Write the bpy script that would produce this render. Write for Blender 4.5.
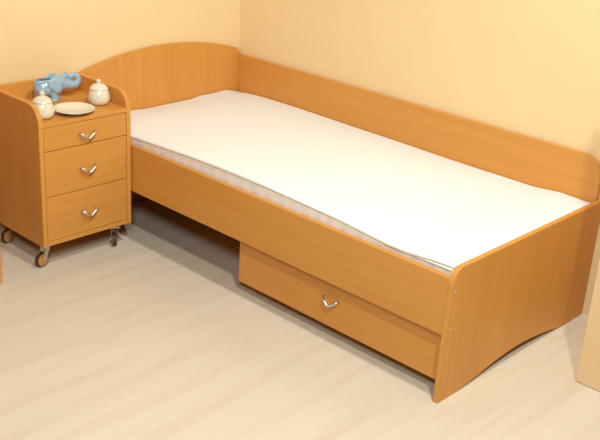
import bpy, bmesh, math, random
from mathutils import Vector, Matrix
random.seed(7)
for o in list(bpy.data.objects): bpy.data.objects.remove(o)
S = bpy.context.scene
COL = S.collection

# ---------------------------------------------------------------- camera
cam_d = bpy.data.cameras.new('camera'); cam = bpy.data.objects.new('camera', cam_d); COL.objects.link(cam)
YAW, PIT, ROLL, FPX = 0.73873, -0.39112, 0.06498, 957.3
fwd0 = Vector((-math.sin(YAW), math.cos(YAW), 0)); right = Vector((math.cos(YAW), math.sin(YAW), 0)); up0 = Vector((0, 0, 1))
fwd = fwd0*math.cos(PIT) + up0*math.sin(PIT); up1 = up0*math.cos(PIT) - fwd0*math.sin(PIT)
cr = right*math.cos(ROLL) + up1*math.sin(ROLL); cu = up1*math.cos(ROLL) - right*math.sin(ROLL)
M = Matrix((cr, cu, -fwd)).transposed().to_4x4(); M.translation = Vector((3.4883, -3.2909, 1.7292))
cam.matrix_world = M
cam_d.sensor_fit = 'HORIZONTAL'; cam_d.sensor_width = 36; cam_d.lens = FPX/600*36; cam_d.clip_start = 0.05
S.camera = cam

# ---------------------------------------------------------------- world, lights, exposure
S.view_settings.view_transform = 'Standard'; S.view_settings.look = 'None'
S.view_settings.gamma = 1; S.view_settings.use_curve_mapping = False
S.view_settings.exposure = 0.0
W = bpy.data.worlds.new('world'); S.world = W; W.use_nodes = True
bg = W.node_tree.nodes['Background']; bg.inputs[0].default_value = (.80, .90, 1.0, 1); bg.inputs[1].default_value = 0.02

def area(name, loc, target, size, power, col):
    d = bpy.data.lights.new(name, 'AREA'); d.shape = 'DISK'; d.size = size; d.energy = power; d.color = col
    o = bpy.data.objects.new(name, d); COL.objects.link(o); o.location = loc
    o.rotation_euler = (Vector(target)-Vector(loc)).to_track_quat('-Z', 'Y').to_euler()
    return o
area('studio_key_light', (4.05, -3.0, 4.0), (1.2, -.8, .3), .22, 102, (.88, .92, .82))
area('studio_overhead_light', (2.4, -1.3, 3.2), (1.2, -.8, .3), .22, 51, (.88, .92, .82))
area('studio_fill_light', (3.3, -3.3, 2.45), (1.2, -.8, .3), .5, 54, (.77, .94, 1.02))

# ---------------------------------------------------------------- materials
def new_mat(name):
    m = bpy.data.materials.new(name); m.use_nodes = True
    nt = m.node_tree; b = nt.nodes['Principled BSDF']
    return m, nt, b
def node(nt, t, **kw):
    n = nt.nodes.new(t)
    for k, v in kw.items(): setattr(n, k, v)
    return n
def ramp(nt, fac, stops):
    r = node(nt, 'ShaderNodeValToRGB'); nt.links.new(fac, r.inputs[0])
    el = r.color_ramp.elements
    while len(el) < len(stops): el.new(.5)
    for e, (p, c) in zip(el, stops): e.position = p; e.color = (*c, 1)
    return r.outputs[0]
def coords(nt, scale, loc=(0, 0, 0)):
    tc = node(nt, 'ShaderNodeTexCoord'); mp = node(nt, 'ShaderNodeMapping')
    mp.inputs['Scale'].default_value = scale; mp.inputs['Location'].default_value = loc
    nt.links.new(tc.outputs['Object'], mp.inputs[0]); return mp.outputs[0]
def noise(nt, vec, scale=1, detail=3, rough=.55, dist=0):
    n = node(nt, 'ShaderNodeTexNoise'); nt.links.new(vec, n.inputs['Vector'])
    n.inputs['Scale'].default_value = scale; n.inputs['Detail'].default_value = detail
    n.inputs['Roughness'].default_value = rough; n.inputs['Distortion'].default_value = dist
    return n.outputs[0]
def wood(axis, tint=1.0):
    m, nt, b = new_mat('beech_laminate_grain_'+axis)
    sc = [70, 70, 70]; sc['xyz'.index(axis)] = 2.2
    sb = [9, 9, 9]; sb['xyz'.index(axis)] = .8
    fine = noise(nt, coords(nt, sc), 1, 3, .6)
    broad = noise(nt, coords(nt, sb, (3.1, 1.7, .4)), 1, 2, .5, .3)
    mx = node(nt, 'ShaderNodeMix', data_type='FLOAT'); mx.inputs[0].default_value = .45
    nt.links.new(fine, mx.inputs[2]); nt.links.new(broad, mx.inputs[3])
    c = ramp(nt, mx.outputs[0], [(.28, (.60*tint, .247*tint, .046*tint)), (.5, (.66*tint, .284*tint, .058*tint)), (.75, (.71*tint, .319*tint, .072*tint))])
    nt.links.new(c, b.inputs['Base Color'])
    b.inputs['Roughness'].default_value = .42; b.inputs['Specular IOR Level'].default_value = .35
    return m
WX, WY, WZ = wood('x'), wood('y'), wood('z')
def simple(name, col, rough=.5, metal=0, spec=.5, coat=0, mottling=0, mscale=40):
    m, nt, b = new_mat(name)
    b.inputs['Roughness'].default_value = rough; b.inputs['Metallic'].default_value = metal
    b.inputs['Specular IOR Level'].default_value = spec; b.inputs['Coat Weight'].default_value = coat
    b.inputs['Coat Roughness'].default_value = .12
    if mottling:
        n = noise(nt, coords(nt, (mscale,)*3), 1, 4, .6)
        c = ramp(nt, n, [(.3, tuple(x*(1-mottling) for x in col)), (.7, tuple(min(1, x*(1+mottling)) for x in col))])
        nt.links.new(c, b.inputs['Base Color'])
    else: b.inputs['Base Color'].default_value = (*col, 1)
    return m
WALL = simple('cream_wall_paint', (.86, .625, .345), .75, spec=.2, mottling=.015, mscale=3)
YEL = simple('pale_yellow_paint', (.80, .55, .30), .6, spec=.3, mottling=.015, mscale=4)
COVER = simple('white_cotton', (.86, .84, .85), .9, spec=.1, mottling=.015, mscale=120)
SIDE = simple('mattress_border_fabric', (.92, .85, .77), .85, spec=.2, mottling=.05, mscale=60)
PIPE = simple('taupe_piping', (.50, .38, .26), .8, spec=.2)
CHROME = simple('polished_steel', (.72, .70, .66), .34, 1)
PLATE = simple('brushed_zinc', (.62, .60, .54), .4, 1)
CREAM = simple('cream_glazed_ceramic', (.80, .70, .53), .25, coat=.5, mottling=.07, mscale=90)
CREAMDISH = simple('cream_dish_glaze', (.80, .71, .55), .3, coat=.4, mottling=.05, mscale=60)
BLUE = simple('pale_blue_glaze', (.33, .47, .58), .28, coat=.5, mottling=.13, mscale=55)
BLUEIN = simple('dark_teal_glaze', (.07, .20, .28), .4)
TYRE = simple('dark_rubber', (.06, .03, .02), .6)
DISC = simple('orange_brown_wheel_disc', (.55, .23, .06), .45)
CAP = simple('grey_bolt_cap', (.40, .36, .29), .6)
BOARD = simple('grey_hardboard', (.30, .28, .26), .55)

def floor_mat():
    m, nt, b = new_mat('pale_laminate_planks')
    tc = node(nt, 'ShaderNodeTexCoord'); mp = node(nt, 'ShaderNodeMapping'); mp.inputs['Rotation'].default_value = (0, 0, math.pi/2)
    nt.links.new(tc.outputs['Object'], mp.inputs[0])
    br = node(nt, 'ShaderNodeTexBrick'); nt.links.new(mp.outputs[0], br.inputs['Vector'])
    br.inputs['Scale'].default_value = 1; br.inputs['Brick Width'].default_value = 1.28; br.inputs['Row Height'].default_value = .193
    br.inputs['Mortar Size'].default_value = .0014; br.inputs['Mortar Smooth'].default_value = .6; br.offset = .37
    br.inputs['Color1'].default_value = (.71, .602, .478, 1); br.inputs['Color2'].default_value = (.738, .627, .500, 1)
    br.inputs['Mortar'].default_value = (.69, .575, .43, 1)
    st = ramp(nt, noise(nt, coords(nt, (16, 1.1, 1)), 1, 4, .6, .4), [(.3, (.93, .895, .85)), (.55, (1, 1, 1)), (.8, (1.0, .97, .94))])
    mx = node(nt, 'ShaderNodeMix', data_type='RGBA', blend_type='MULTIPLY'); mx.inputs[0].default_value = 1
    nt.links.new(br.outputs['Color'], mx.inputs[6]); nt.links.new(st, mx.inputs[7])
    nt.links.new(mx.outputs[2], b.inputs['Base Color'])
    b.inputs['Roughness'].default_value = .42; b.inputs['Specular IOR Level'].default_value = .3
    return m
FLOOR = floor_mat()

# ---------------------------------------------------------------- helpers
def obj(name, bm, mat, parent=None, bevel=0, smooth=40):
    bmesh.ops.recalc_face_normals(bm, faces=bm.faces)
    me = bpy.data.meshes.new(name); bm.to_mesh(me); bm.free()
    me.materials.append(mat)
    if smooth:
        me.shade_smooth(); me.set_sharp_from_angle(angle=math.radians(smooth))
    o = bpy.data.objects.new(name, me); COL.objects.link(o)
    if parent: o.parent = parent
    if bevel:
        md = o.modifiers.new('bevel', 'BEVEL'); md.width = bevel; md.segments = 2; md.limit_method = 'ANGLE'; md.angle_limit = math.radians(50)
        md.harden_normals = False
    return o
def box(bm, lo, hi):
    v = [bm.verts.new((x, y, z)) for x in (lo[0], hi[0]) for y in (lo[1], hi[1]) for z in (lo[2], hi[2])]
    for f in ((0, 1, 3, 2), (4, 6, 7, 5), (0, 4, 5, 1), (2, 3, 7, 6), (0, 2, 6, 4), (1, 5, 7, 3)): bm.faces.new([v[i] for i in f])
    return bm
def boxo(name, lo, hi, mat, parent=None, bevel=.0012): return obj(name, box(bmesh.new(), lo, hi), mat, parent, bevel)
def prism(pts, axis, a, b):
    """outline pts (2-D) extruded along axis from a to b; pts are (y,z) for x, (x,z) for y"""
    bm = bmesh.new()
    mk = (lambda p, t: (t, p[0], p[1])) if axis == 'x' else (lambda p, t: (p[0], t, p[1])) if axis == 'y' else (lambda p, t: (p[0], p[1], t))
    A = [bm.verts.new(mk(p, a)) for p in pts]; B = [bm.verts.new(mk(p, b)) for p in pts]
    n = len(pts); bm.faces.new(A); bm.faces.new(B[::-1])
    for i in range(n): bm.faces.new((A[i], B[i], B[(i+1) % n], A[(i+1) % n]))
    return bm
def arc(cx, cy, r, a0, a1, n=10):
    return [(cx+r*math.cos(math.radians(a0+(a1-a0)*i/n)), cy+r*math.sin(math.radians(a0+(a1-a0)*i/n))) for i in range(n+1)]
def tube(bm, pts, radii, seg=12, flat=1.0, side=None):
    """swept round section through pts; ends capped"""
    pts = [Vector(p) for p in pts]; rings = []
    if not hasattr(radii, '__len__'): radii = [radii]*len(pts)
    ref = Vector(side) if side else None
    for i, p in enumerate(pts):
        t = (pts[min(i+1, len(pts)-1)]-pts[max(i-1, 0)]).normalized()
        r0 = ref if ref else Vector((0, 0, 1)) if abs(t.z) < .9 else Vector((1, 0, 0))
        u = t.cross(r0).normalized(); w = u.cross(t)
        rings.append([bm.verts.new(p + radii[i]*(u*math.cos(2*math.pi*k/seg) + w*flat*math.sin(2*math.pi*k/seg))) for k in range(seg)])
    for a, b in zip(rings, rings[1:]):
        for k in range(seg): bm.faces.new((a[k], a[(k+1) % seg], b[(k+1) % seg], b[k]))
    bm.faces.new(rings[0]); bm.faces.new(rings[-1][::-1])
    return bm
def lathe(bm, prof, seg=40, M=None):
    rings = []
    for r, z in prof:
        if r < 1e-5: rings.append([bm.verts.new((0, 0, z))])
        else: rings.append([bm.verts.new((r*math.cos(2*math.pi*k/seg), r*math.sin(2*math.pi*k/seg), z)) for k in range(seg)])
    for a, b in zip(rings, rings[1:]):
        for k in range(seg):
            q = [a[k % len(a)], a[(k+1) % seg % len(a)], b[(k+1) % seg % len(b)], b[k % len(b)]]
            q = list(dict.fromkeys(q))
            if len(q) > 2: bm.faces.new(q)
    if M: bmesh.ops.transform(bm, matrix=M, verts=[v for ring in rings for v in ring])
    return bm
def ellipsoid(bm, c, r, rot=None, u=24, v=16):
    mt = Matrix.Translation(c)
    if rot: mt = mt @ rot
    bmesh.ops.create_uvsphere(bm, u_segments=u, v_segments=v, radius=1, matrix=mt @ Matrix.Diagonal((*r, 1)))
    return bm
def thing(name, label, cat, loc=(0, 0, 0), group=None):
    o = bpy.data.objects.new(name, None); COL.objects.link(o); o.location = loc; o.empty_display_size = .05
    return tag(o, label, cat, group)
def tag(o, label, cat, group=None):
    o['label'] = label; o['category'] = cat
    if group: o['group'] = group
    return o
def struct(o): o['kind'] = 'structure'; return o

# ---------------------------------------------------------------- setting
struct(boxo('floor', (-.1, -6.5, -.08), (6.5, .1, 0), FLOOR, bevel=0))
struct(boxo('wall_left', (-.1, -6.5, 0), (0, .1, 2.7), WALL, bevel=0))
struct(boxo('wall_back', (0, 0, 0), (6.5, .1, 2.7), WALL, bevel=0))

# ---------------------------------------------------------------- bed
L, BW, T = 2.04, .975, .02
GAP = .003
bed = thing('single_bed', 'beech laminate single bed with curved headboard, in the corner of two cream walls', 'bed', (0, 0, 0))
# headboard: shallow arch between two straight ends with rounded shoulders
yh0, yh1 = -BW, -GAP
ends = .672; peak = .747; half = (yh1-yh0)/2; cy = (yh0+yh1)/2
pts = [(yh0, GAP), (yh1, GAP)]
R = (half**2+(peak-ends)**2)/(2*(peak-ends))
top = []
for i in range(41):
    y = yh1 + (yh0-yh1)*i/40; z = peak - R + math.sqrt(R*R-(y-cy)**2)
    d = min(y-yh0, yh1-y)
    if d < .03: z -= (.03-d)**2/.03*1.0
    top.append((y, z))
pts += top
obj('headboard', prism(pts, 'x', GAP, T), WZ, bed, .002)
# footboard with rounded front corner and an arched foot line
fp = [(-BW, .0005), (-.845, .0005)]
for i in range(1, 24):
    t = i/24; y = -.845 + t*(.845-.15); fp.append((y, .0005 + .039*math.sin(math.pi*t)**1.15))
fp += [(-.15, .0005), (-GAP, .0005), (-GAP, .485)]
fp += arc(-BW+.05, .435, .05, 90, 180, 10)
fb = obj('footboard', prism(fp, 'x', L-T, L), WZ, bed, .002)
for z in (.405, .271):
    bm = bmesh.new(); bmesh.ops.create_cone(bm, cap_ends=True, segments=16, radius1=.0055, radius2=.0045, depth=.002, matrix=Matrix.Translation((L+.001, -.955, z)) @ Matrix.Rotation(math.pi/2, 4, 'Y'))
    c = obj('bolt_cap', bm, CAP, fb); c['label'] = 'grey bolt cap'
boxo('front_rail', (T, -BW+.002, .2486), (L-T, -BW+.022, .451), WX, bed)
# back panel along the wall, rounded at the foot end
bp = [(T, .22), (L-T-.002, .22), (L-T-.002, .56)] + arc(L-T-.002-.085, .647-.085, .085, 0, 90, 10) + [(T, .647)]
obj('back_panel', prism(bp, 'y', -.022, -GAP), WX, bed, .0015)
boxo('mattress_base', (T+.001, -.952, .30), (L-T-.001, -.024, .318), WX, bed)
boxo('divider_board', (1.012, -.84, .002), (1.030, -.045, .299), WX, bed)
# under-bed drawer
dr = boxo('drawer', (1.036, -.935, .055), (L-T-.003, -.917, .244), WX, bed)
bm = bmesh.new(); box(bm, (1.04, -.9165, .065), (1.052, -.2, .2)); box(bm, (1.99, -.9165, .065), (2.002, -.2, .2)); box(bm, (1.0525, -.212, .065), (1.9895, -.2, .2)); box(bm, (1.0525, -.9165, .065), (1.9895, -.2125, .071))
obj('drawer_box', bm, WX, dr)

def handle_bm(c, ax_w, ax_out):
    """V shaped bow handle: c centre of the vertex on the front face"""
    c = Vector(c); w = Vector(ax_w); n = Vector(ax_out); z = Vector((0, 0, 1)); bm = bmesh.new()
    for s in (-1, 1):
        P = [c + n*.019, c + n*.021 + w*s*.007 + z*.005, c + n*.020 + w*s*.019 + z*.0145, c + n*.017 + w*s*.030 + z*.0220, c + n*.011 + w*s*.0345 + z*.0255, c + w*s*.0345 + z*.0255]
        tube(bm, P, [.0042, .0052, .0066, .0058, .0048, .0044], 10)
    return bm
h = obj('handle', handle_bm((1.522, -.935, .144), (1, 0, 0), (0, -1, 0)), CHROME, dr, smooth=60); h['label'] = 'chrome V-shaped handle'

# ---------------------------------------------------------------- mattress
mat_root = thing('mattress', 'thin white covered mattress lying in the bed', 'mattress', (0, 0, .3185))
mz = .3185
def lerp(tab, x):
    for (a, b), (c, d) in zip(tab, tab[1:]):
        if x <= c: t = (x-a)/(c-a); t = max(0, min(1, t)); return b+(d-b)*t
    return tab[-1][1]
FRONT = [(.0, .470), (.37, .480), (.56, .488), (.75, .496), (.93, .499), (1.17, .498), (1.44, .490), (1.54, .486), (1.64, .478), (1.75, .470), (1.83, .470), (1.94, .480), (2.01, .484)]
BACK = [(0, .452), (.1, .472), (.3, .474), (1.2, .466), (1.5, .461), (1.75, .462), (1.87, .474), (2.02, .469)]
HEAD = [(-.95, .476), (-.68, .467), (-.61, .461), (-.45, .465), (-.33, .4665), (-.27, .474), (-.2, .473), (-.105, .478), (-.02, .457)]
X0, X1, Y0, Y1 = .024, 2.016, -.948, -.026
def topz(x, y):
    v = (y-Y0)/(Y1-Y0); u = (x-X0)/(X1-X0)
    f = lerp(FRONT, x)+.004; b = lerp(BACK, x); h = lerp(HEAD, y)
    z = f*(1-v) + b*v
    z += .010*math.sin(math.pi*v)*math.sin(math.pi*u)
    k = max(0, 1-(x-X0)/.22)**2; z = z*(1-k)+h*k
    z += .0012*math.sin(x*9+y*5)*math.sin(y*11-x*3)
    k = max(0, 1-(X1-x)/.06)**2; z = z*(1-k) + min(z, .474 + .010*max(0, 1-v*6))*k
    return z - mz
# body: stitched border below the cover
nx = 150
bm = bmesh.new()
ringlist = []
levels = 7
def border_pt(s, lv):
    """s walks the front, foot, back, head perimeter"""
    per = s*4; seg = int(per) % 4; t = per-int(per)
    c = [(X0, Y0-.0003), (X1, Y0-.0003), (X1, Y1), (X0, Y1)]
    a, b = c[seg], c[(seg+1) % 4]; x = a[0]+(b[0]-a[0])*t; y = a[1]+(b[1]-a[1])*t
    zt = topz(x, y) - .007; z = zt*lv/(levels-1)
    if seg == 0:
        f = lv/(levels-1)
        pl = abs(math.sin(x*46+.8*math.sin(x*9)))
        y += .0028*(1-pl)*math.sin(math.pi*f)**.5 - .001*math.sin(math.pi*f)
    return x, y, z
N = 640
rings = [[bm.verts.new(border_pt(i/N, lv)) for i in range(N)] for lv in range(levels)]
for a, b in zip(rings, rings[1:]):
    for k in range(N): bm.faces.new((a[k], a[(k+1) % N], b[(k+1) % N], b[k]))
bm.faces.new(rings[0])
obj('mattress_border', bm, SIDE, mat_root, smooth=80)['label'] = 'beige pleated side border'
# cover: closed pad with a rounded edge
bm = bmesh.new(); ny = 60
th = .009
def edge_round(x, y):
    d = min(y-Y0, Y1-y, x-X0, X1-x); r = .007
    return 0 if d >= r else r-math.sqrt(max(0, r*r-(r-d)**2))
def grid(a, b, n, r=.007):
    inner = [a+r+(b-a-2*r)*i/n for i in range(n+1)]
    e = [a+r*(1-math.cos(math.pi/2*i/4)) for i in range(4)]
    return e + inner + [a+b-t for t in reversed(e)]
gx, gy = grid(X0, X1, nx), grid(Y0, Y1, ny)
topv = [[bm.verts.new((x, y, topz(x, y)-edge_round(x, y))) for y in gy] for x in gx]
botv = [[bm.verts.new((x, y, topz(x, y)-th)) for y in gy] for x in gx]
for i in range(len(gx)-1):
    for j in range(len(gy)-1):
        bm.faces.new((topv[i][j], topv[i+1][j], topv[i+1][j+1], topv[i][j+1]))
        bm.faces.new((botv[i][j], botv[i][j+1], botv[i+1][j+1], botv[i+1][j]))
for i in range(len(gx)-1):
    for j in (0, len(gy)-1): bm.faces.new((topv[i][j], topv[i+1][j], botv[i+1][j], botv[i][j]))
for j in range(len(gy)-1):
    for i in (0, len(gx)-1): bm.faces.new((topv[i][j], topv[i][j+1], botv[i][j+1], botv[i][j]))
cov = obj('cover', bm, COVER, mat_root, smooth=80); cov['label'] = 'white cotton cover'
# piping under the lip of the cover, and the loose fold at the foot end
bm = bmesh.new(); tube(bm, [(x, Y0-.0008, lerp(FRONT, x)-mz-.0060) for x in [X0+.004+(X1-X0-.008)*i/90 for i in range(91)]], .0017, 8)
obj('piping', bm, PIPE, mat_root)['label'] = 'taupe piping'
LOW = [(1.72, .463), (1.78, .4625), (1.84, .465), (1.92, .467), (2.012, .469)]
bm = bmesh.new(); n = 24
for i in range(n):
    pass
rowa = []; xs = [1.74+(2.012-1.74)*i/n for i in range(n+1)]
for x in xs:
    k = (x-1.74)/(2.012-1.74); up = lerp(FRONT, x)-.0065-mz; lo = min(lerp(LOW, x)-mz, up-.0005)
    rowa.append([bm.verts.new((x, Y0+.004, up)), bm.verts.new((x, Y0+.001-.003*k, (up*2+lo)/3)), bm.verts.new((x, Y0-.001-.003*k, lo)), bm.verts.new((x, Y0+.006, lo-.0005))])
for a, b in zip(rowa, rowa[1:]):
    for k in range(3): bm.faces.new((a[k], b[k], b[k+1], a[k+1]))
    bm.faces.new((a[3], b[3], b[0], a[0]))
bm.faces.new(rowa[0]); bm.faces.new(rowa[-1][::-1])
fo = obj('fold', bm, COVER, mat_root, smooth=80); fo['label'] = 'loose white fold of the cover'
bm = bmesh.new(); tube(bm, [(x, Y0-.001-.003*(x-1.74)/.272, lerp(LOW, x)-mz-.002) for x in xs], .0016, 8)
obj('piping', bm, PIPE, fo)['label'] = 'taupe piping'

# ---------------------------------------------------------------- nightstand
NX, NY, NW, ND = .4065, -1.4105, .4305, .3735
TS = .02; Z0, ZT = .105, .688
ns = thing('nightstand', 'beech laminate three-drawer nightstand on castors beside the head of the bed', 'nightstand', (NX-ND/2, NY+NW/2, 0))
def L2(x, y, z): return (x-(NX-ND/2), y-(NY+NW/2), z)
def nbox(name, lo, hi, mat, parent=ns, bevel=.0012): return boxo(name, L2(*lo), L2(*hi), mat, parent, bevel)
xb = NX-ND
side = [(xb, Z0), (NX, Z0)] + arc(NX-.075, ZT-.075, .075, 0, 90, 12) + [(xb, ZT)]
for y in (NY, NY+NW-TS):
    bm = prism(side, 'y', y, y+TS); bmesh.ops.translate(bm, verts=bm.verts, vec=L2(0, 0, 0))
    obj('side_panel', bm, WZ, ns, .0022)
yi0, yi1 = NY+TS+.0005, NY+NW-TS-.0005
nbox('back_panel', (xb+.001, yi0, Z0+.02), (xb+.019, yi1, ZT-.001), WY)
nbox('top_panel', (xb+.0195, yi0, .6005), (NX-.001, yi1, .617), WY)
nbox('bottom_panel', (xb+.0195, yi0, Z0+.002), (NX-.001, yi1, Z0+.021), WY)
for z0, z1, hz in ((.504, .5985, .528), (.3155, .501, .385), (.128, .3125, .198)):
    d = nbox('drawer', (NX-.019, yi0+.0015, z0), (NX-.0025, yi1-.0015, z1), WY)
    bm = bmesh.new(); bd = NX-.02
    box(bm, L2(xb+.03, yi0+.015, z0+.01), L2(bd, yi0+.027, z1-.02)); box(bm, L2(xb+.03, yi1-.027, z0+.01), L2(bd, yi1-.015, z1-.02))
    box(bm, L2(xb+.03, yi0+.0275, z0+.01), L2(bd, yi1-.0275, z0+.015)); box(bm, L2(xb+.03, yi0+.0275, z0+.0155), L2(xb+.042, yi1-.0275, z1-.02))
    obj('drawer_box', bm, WY, d)
    hh = obj('handle', handle_bm(L2(NX-.0025, NY+NW/2, hz), (0, 1, 0), (1, 0, 0)), CHROME, d, smooth=60); hh['label'] = 'chrome V-shaped handle'
# castors: fork + wheel (disc faces and a rubber tread)
def castor(x, y, ang):
    bm = bmesh.new(); a = math.radians(ang); r = .031; wz = r
    Rm = Matrix.Translation(L2(x, y, 0)) @ Matrix.Rotation(a, 4, 'Z')
    # local: roll direction +X, axle along Y, swivel at x=-.022
    box(bm, (-.050, -.02, Z0-.004), (-.008, .02, Z0-.0005))
    for s in (-1, 1):
        f = [(-.046, Z0-.004), (-.012, Z0-.004), (.004, wz+.008), (.006, wz-.004), (-.004, wz-.007), (-.014, wz+.006)]
        A = [bm.verts.new((p[0], s*.0125, p[1])) for p in f]; B = [bm.verts.new((p[0], s*.0145, p[1])) for p in f]
        bm.faces.new(A); bm.faces.new(B[::-1])
        for i in range(len(f)): bm.faces.new((A[i], B[i], B[(i+1) % len(f)], A[(i+1) % len(f)]))
    bmesh.ops.create_cone(bm, cap_ends=True, segments=12, radius1=.004, radius2=.004, depth=.034, matrix=Matrix.Translation((0, 0, wz)) @ Matrix.Rotation(math.pi/2, 4, 'X'))
    bmesh.ops.transform(bm, matrix=Rm, verts=bm.verts)
    c = obj('castor', bm, PLATE, ns, .0006); c['label'] = 'zinc castor fork'
    Wm = Rm @ Matrix.Translation((0, 0, wz)) @ Matrix.Rotation(math.pi/2, 4, 'X')
    bm = bmesh.new(); lathe(bm, [(.020, -.0085), (r-.002, -.0088), (r, -.006), (r, .006), (r-.002, .0088), (.020, .0085), (.020, -.0085)], 32)
    bmesh.ops.transform(bm, matrix=Wm, verts=bm.verts); t = obj('tyre', bm, TYRE, c)
    t['label'] = 'dark rubber tyre'
    bm = bmesh.new(); lathe(bm, [(0, -.0105), (.024, -.0105), (.0265, -.009), (.0265, -.0087), (.0195, -.0086), (.0195, .0086), (.0265, .0087), (.0265, .009), (.024, .0105), (0, .0105)], 32)
    bmesh.ops.transform(bm, matrix=Wm, verts=bm.verts); t = obj('wheel_disc', bm, DISC, c); t['label'] = 'orange-brown wheel disc'
castor(.352, -1.390, -78)
castor(.361, -1.040, 152)
castor(.058, -1.372, -78)
castor(.075, -1.035, 160)

# ---------------------------------------------------------------- things on the nightstand
ZT1 = .6172
def jar(name, label, x, y, rz):
    t = thing(name, label, 'jar', (x, y, ZT1), 'lidded cream jars on the nightstand'); t.rotation_euler.z = rz
    bm = bmesh.new()
    lathe(bm, [(0, 0), (.026, 0), (.031, .0015), (.040, .008), (.0446, .017), (.0458, .027), (.0446, .039), (.0412, .051), (.0372, .061), (.0345, .0648), (.033, .063), (.036, .05), (.03, .01), (0, .006)], 48)
    obj('jar_body', bm, CREAM, t)
    bm = bmesh.new()
    lathe(bm, [(0, .064), (.033, .064), (.0375, .0652), (.0378, .0672), (.0352, .0710), (.0275, .0800), (.017, .0850), (.009, .0872), (.0065, .0885), (.0065, .0905), (.0095, .0935), (.0108, .0975), (.0095, .102), (.005, .105), (0, .1058)], 48)
    obj('lid', bm, CREAM, t)
jar('sugar_jar', 'lidded cream ceramic jar in front of the blue elephant, at the left of the dish', .331, -1.3435, .3)
jar('sugar_jar', 'lidded cream ceramic jar to the right of the dish, by the raised side panel', .292, -1.054, 1.4)

bm = bmesh.new()
lathe(bm, [(0, .0), (.040, 0), (.044, .001), (.046, .004), (.060, .009), (.076, .0155), (.086, .0195), (.0875, .0212), (.0865, .0228), (.083, .0222), (.070, .0165), (.056, .0115), (.044, .0075), (.030, .0065), (0, .006)], 64)
dish = obj('dish', bm, CREAMDISH); dish.location = (.342, -1.208, ZT1); dish.scale = (.94, .94, .94)
tag(dish, 'shallow round cream ceramic dish between the two lidded jars', 'dish')

# elephant planter: one glazed body with a hollow back, trunk curled up and back
el = thing('elephant_planter', 'pale blue ceramic elephant planter with curled trunk, at the back of the nightstand', 'planter', (.137, -1.182, ZT1))
el.rotation_euler.z = math.radians(-9)
# local axes: +y ahead, +x to its right, z up
bm = bmesh.new()
ellipsoid(bm, (0, -.020, .056), (.037, .050, .037))
lathe(bm, [(0, .045), (.94, .045), (1, .062), (.98, .080), (.93, .0885), (.85, .090), (0, .090)], 32, Matrix.Translation((0, -.027, 0)) @ Matrix.Diagonal((.027, .044, 1, 1)))
for sx, fy in ((1, .006), (-1, .036)):
    lathe(bm, [(0, 0), (.0155, 0), (.017, .004), (.0160, .02), (.019, .05), (0, .052)], 20, Matrix.Translation((sx*.019, fy, 0)))
    lathe(bm, [(0, 0), (.0140, 0), (.0155, .004), (.015, .02), (.019, .055), (0, .057)], 20, Matrix.Translation((sx*.019, -.046, 0)))
ellipsoid(bm, (0, .036, .076), (.029, .034, .030))
ellipsoid(bm, (0, .018, .050), (.030, .034, .032))
ellipsoid(bm, (0, .048, .089), (.020, .021, .016))
trunk = []
for i in range(4):
    t = i/3; trunk.append((0, .050+.042*t, .066-.010*t))
for i in range(1, 15):
    a = math.radians(-105 + 235*i/14); trunk.append((0, .101+.0205*math.cos(a), .0755+.0205*math.sin(a)))
trunk += [(0, .077, .096), (0, .069, .103), (0, .066, .112)]
nT = len(trunk)
tube(bm, trunk, [.026, .0235, .021, .0185]+[.0165-.006*i/14 for i in range(14)]+[.0085, .008, .0075], 16, side=(1, 0, 0))
tmp = obj('elephant_body', bm, BLUE, el, smooth=0)
rm = tmp.modifiers.new('remesh', 'REMESH'); rm.mode = 'VOXEL'; rm.voxel_size = .0022; rm.use_smooth_shade = True
sm = tmp.modifiers.new('smooth', 'SMOOTH'); sm.iterations = 4; sm.factor = .5
bmc = bmesh.new(); lathe(bmc, [(0, .045), (.6, .045), (.9, .065), (1, .09), (1.02, .13), (0, .13)], 32, Matrix.Translation((0, -.027, 0)) @ Matrix.Diagonal((.016, .034, 1, 1)))
cut = obj('cutter', bmc, BLUEIN, None, smooth=0)
bo = tmp.modifiers.new('hollow', 'BOOLEAN'); bo.operation = 'DIFFERENCE'; bo.solver = 'EXACT'; bo.object = cut
cut.parent = el
dg = bpy.context.evaluated_depsgraph_get(); dg.update()
me = bpy.data.meshes.new_from_object(tmp.evaluated_get(dg)); me.name = 'elephant_body'
bpy.data.objects.remove(cut); tmp.modifiers.clear(); tmp.data = me
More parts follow.
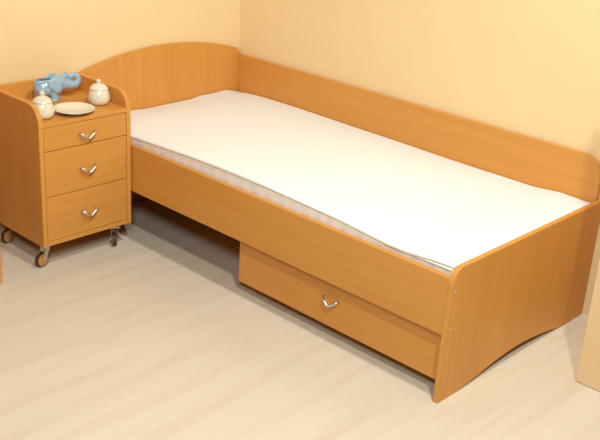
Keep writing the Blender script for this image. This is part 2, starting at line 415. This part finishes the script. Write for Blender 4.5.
me.materials.clear(); me.materials.append(BLUE); me.materials.append(BLUEIN)
for p in me.polygons:
    c = p.center; p.material_index = 1 if ((c.x/.0163)**2 + ((c.y+.027)/.0345)**2 < 1.0 and .044 < c.z < .0892) else 0
me.shade_smooth(); me.set_sharp_from_angle(angle=math.radians(50))
for sx in (-1, 1):   # ears: flat lobes hanging beside the head
    bm = bmesh.new()
    ellipsoid(bm, (0, 0, 0), (.0065, .029, .034), u=24, v=16)
    for v in bm.verts:
        v.co.y *= 1.0 + .25*(v.co.z/.034); v.co.x += .010*(1-(v.co.y+.028)/.056)*.9
        if sx < 0: v.co.x *= -1
    bmesh.ops.transform(bm, matrix=Matrix.Translation((sx*.033, .010 if sx > 0 else .024, .071)) @ Matrix.Rotation(sx*-.15, 4, 'Z') @ Matrix.Rotation(.42, 4, 'X'), verts=bm.verts)
    obj('ear', bm, BLUE, el, smooth=60)

# ---------------------------------------------------------------- cabinet at the left edge
cb = thing('tall_cabinet', 'beech laminate cabinet at the far left, only its bottom front corner in view', 'cabinet', (.20, -2.05, 0))
boxo('side_panel', (-.187, .442, .002), (.187, .46, 1.9), WZ, cb); boxo('side_panel', (-.187, -.46, .002), (.187, -.442, 1.9), WZ, cb)
boxo('top_panel', (-.187, -.4415, 1.88), (.187, .4415, 1.899), WY, cb); boxo('bottom_panel', (-.187, -.4415, .05), (.187, .4415, .068), WY, cb)
boxo('back_panel', (-.187, -.4415, .0685), (-.181, .4415, 1.8795), WZ, cb)
for s in (-1, 1):
    d = boxo('door', (.168, min(s*.0015, s*.4395), .07), (.186, max(s*.0015, s*.4395), 1.878), WZ, cb)
    hh = obj('handle', handle_bm((.186, s*.05, 1.0), (0, 1, 0), (1, 0, 0)), CHROME, d, smooth=60); hh['label'] = 'chrome V-shaped handle'

# ---------------------------------------------------------------- board at the right
yb = thing('painted_board', 'pale yellow upright board standing on the floor past the foot of the bed', 'board', (2.5265, -.4755, 0))
boxo('panel', (-.25, -.0125, .002), (.25, .0125, 1.25), YEL, yb, .0015)
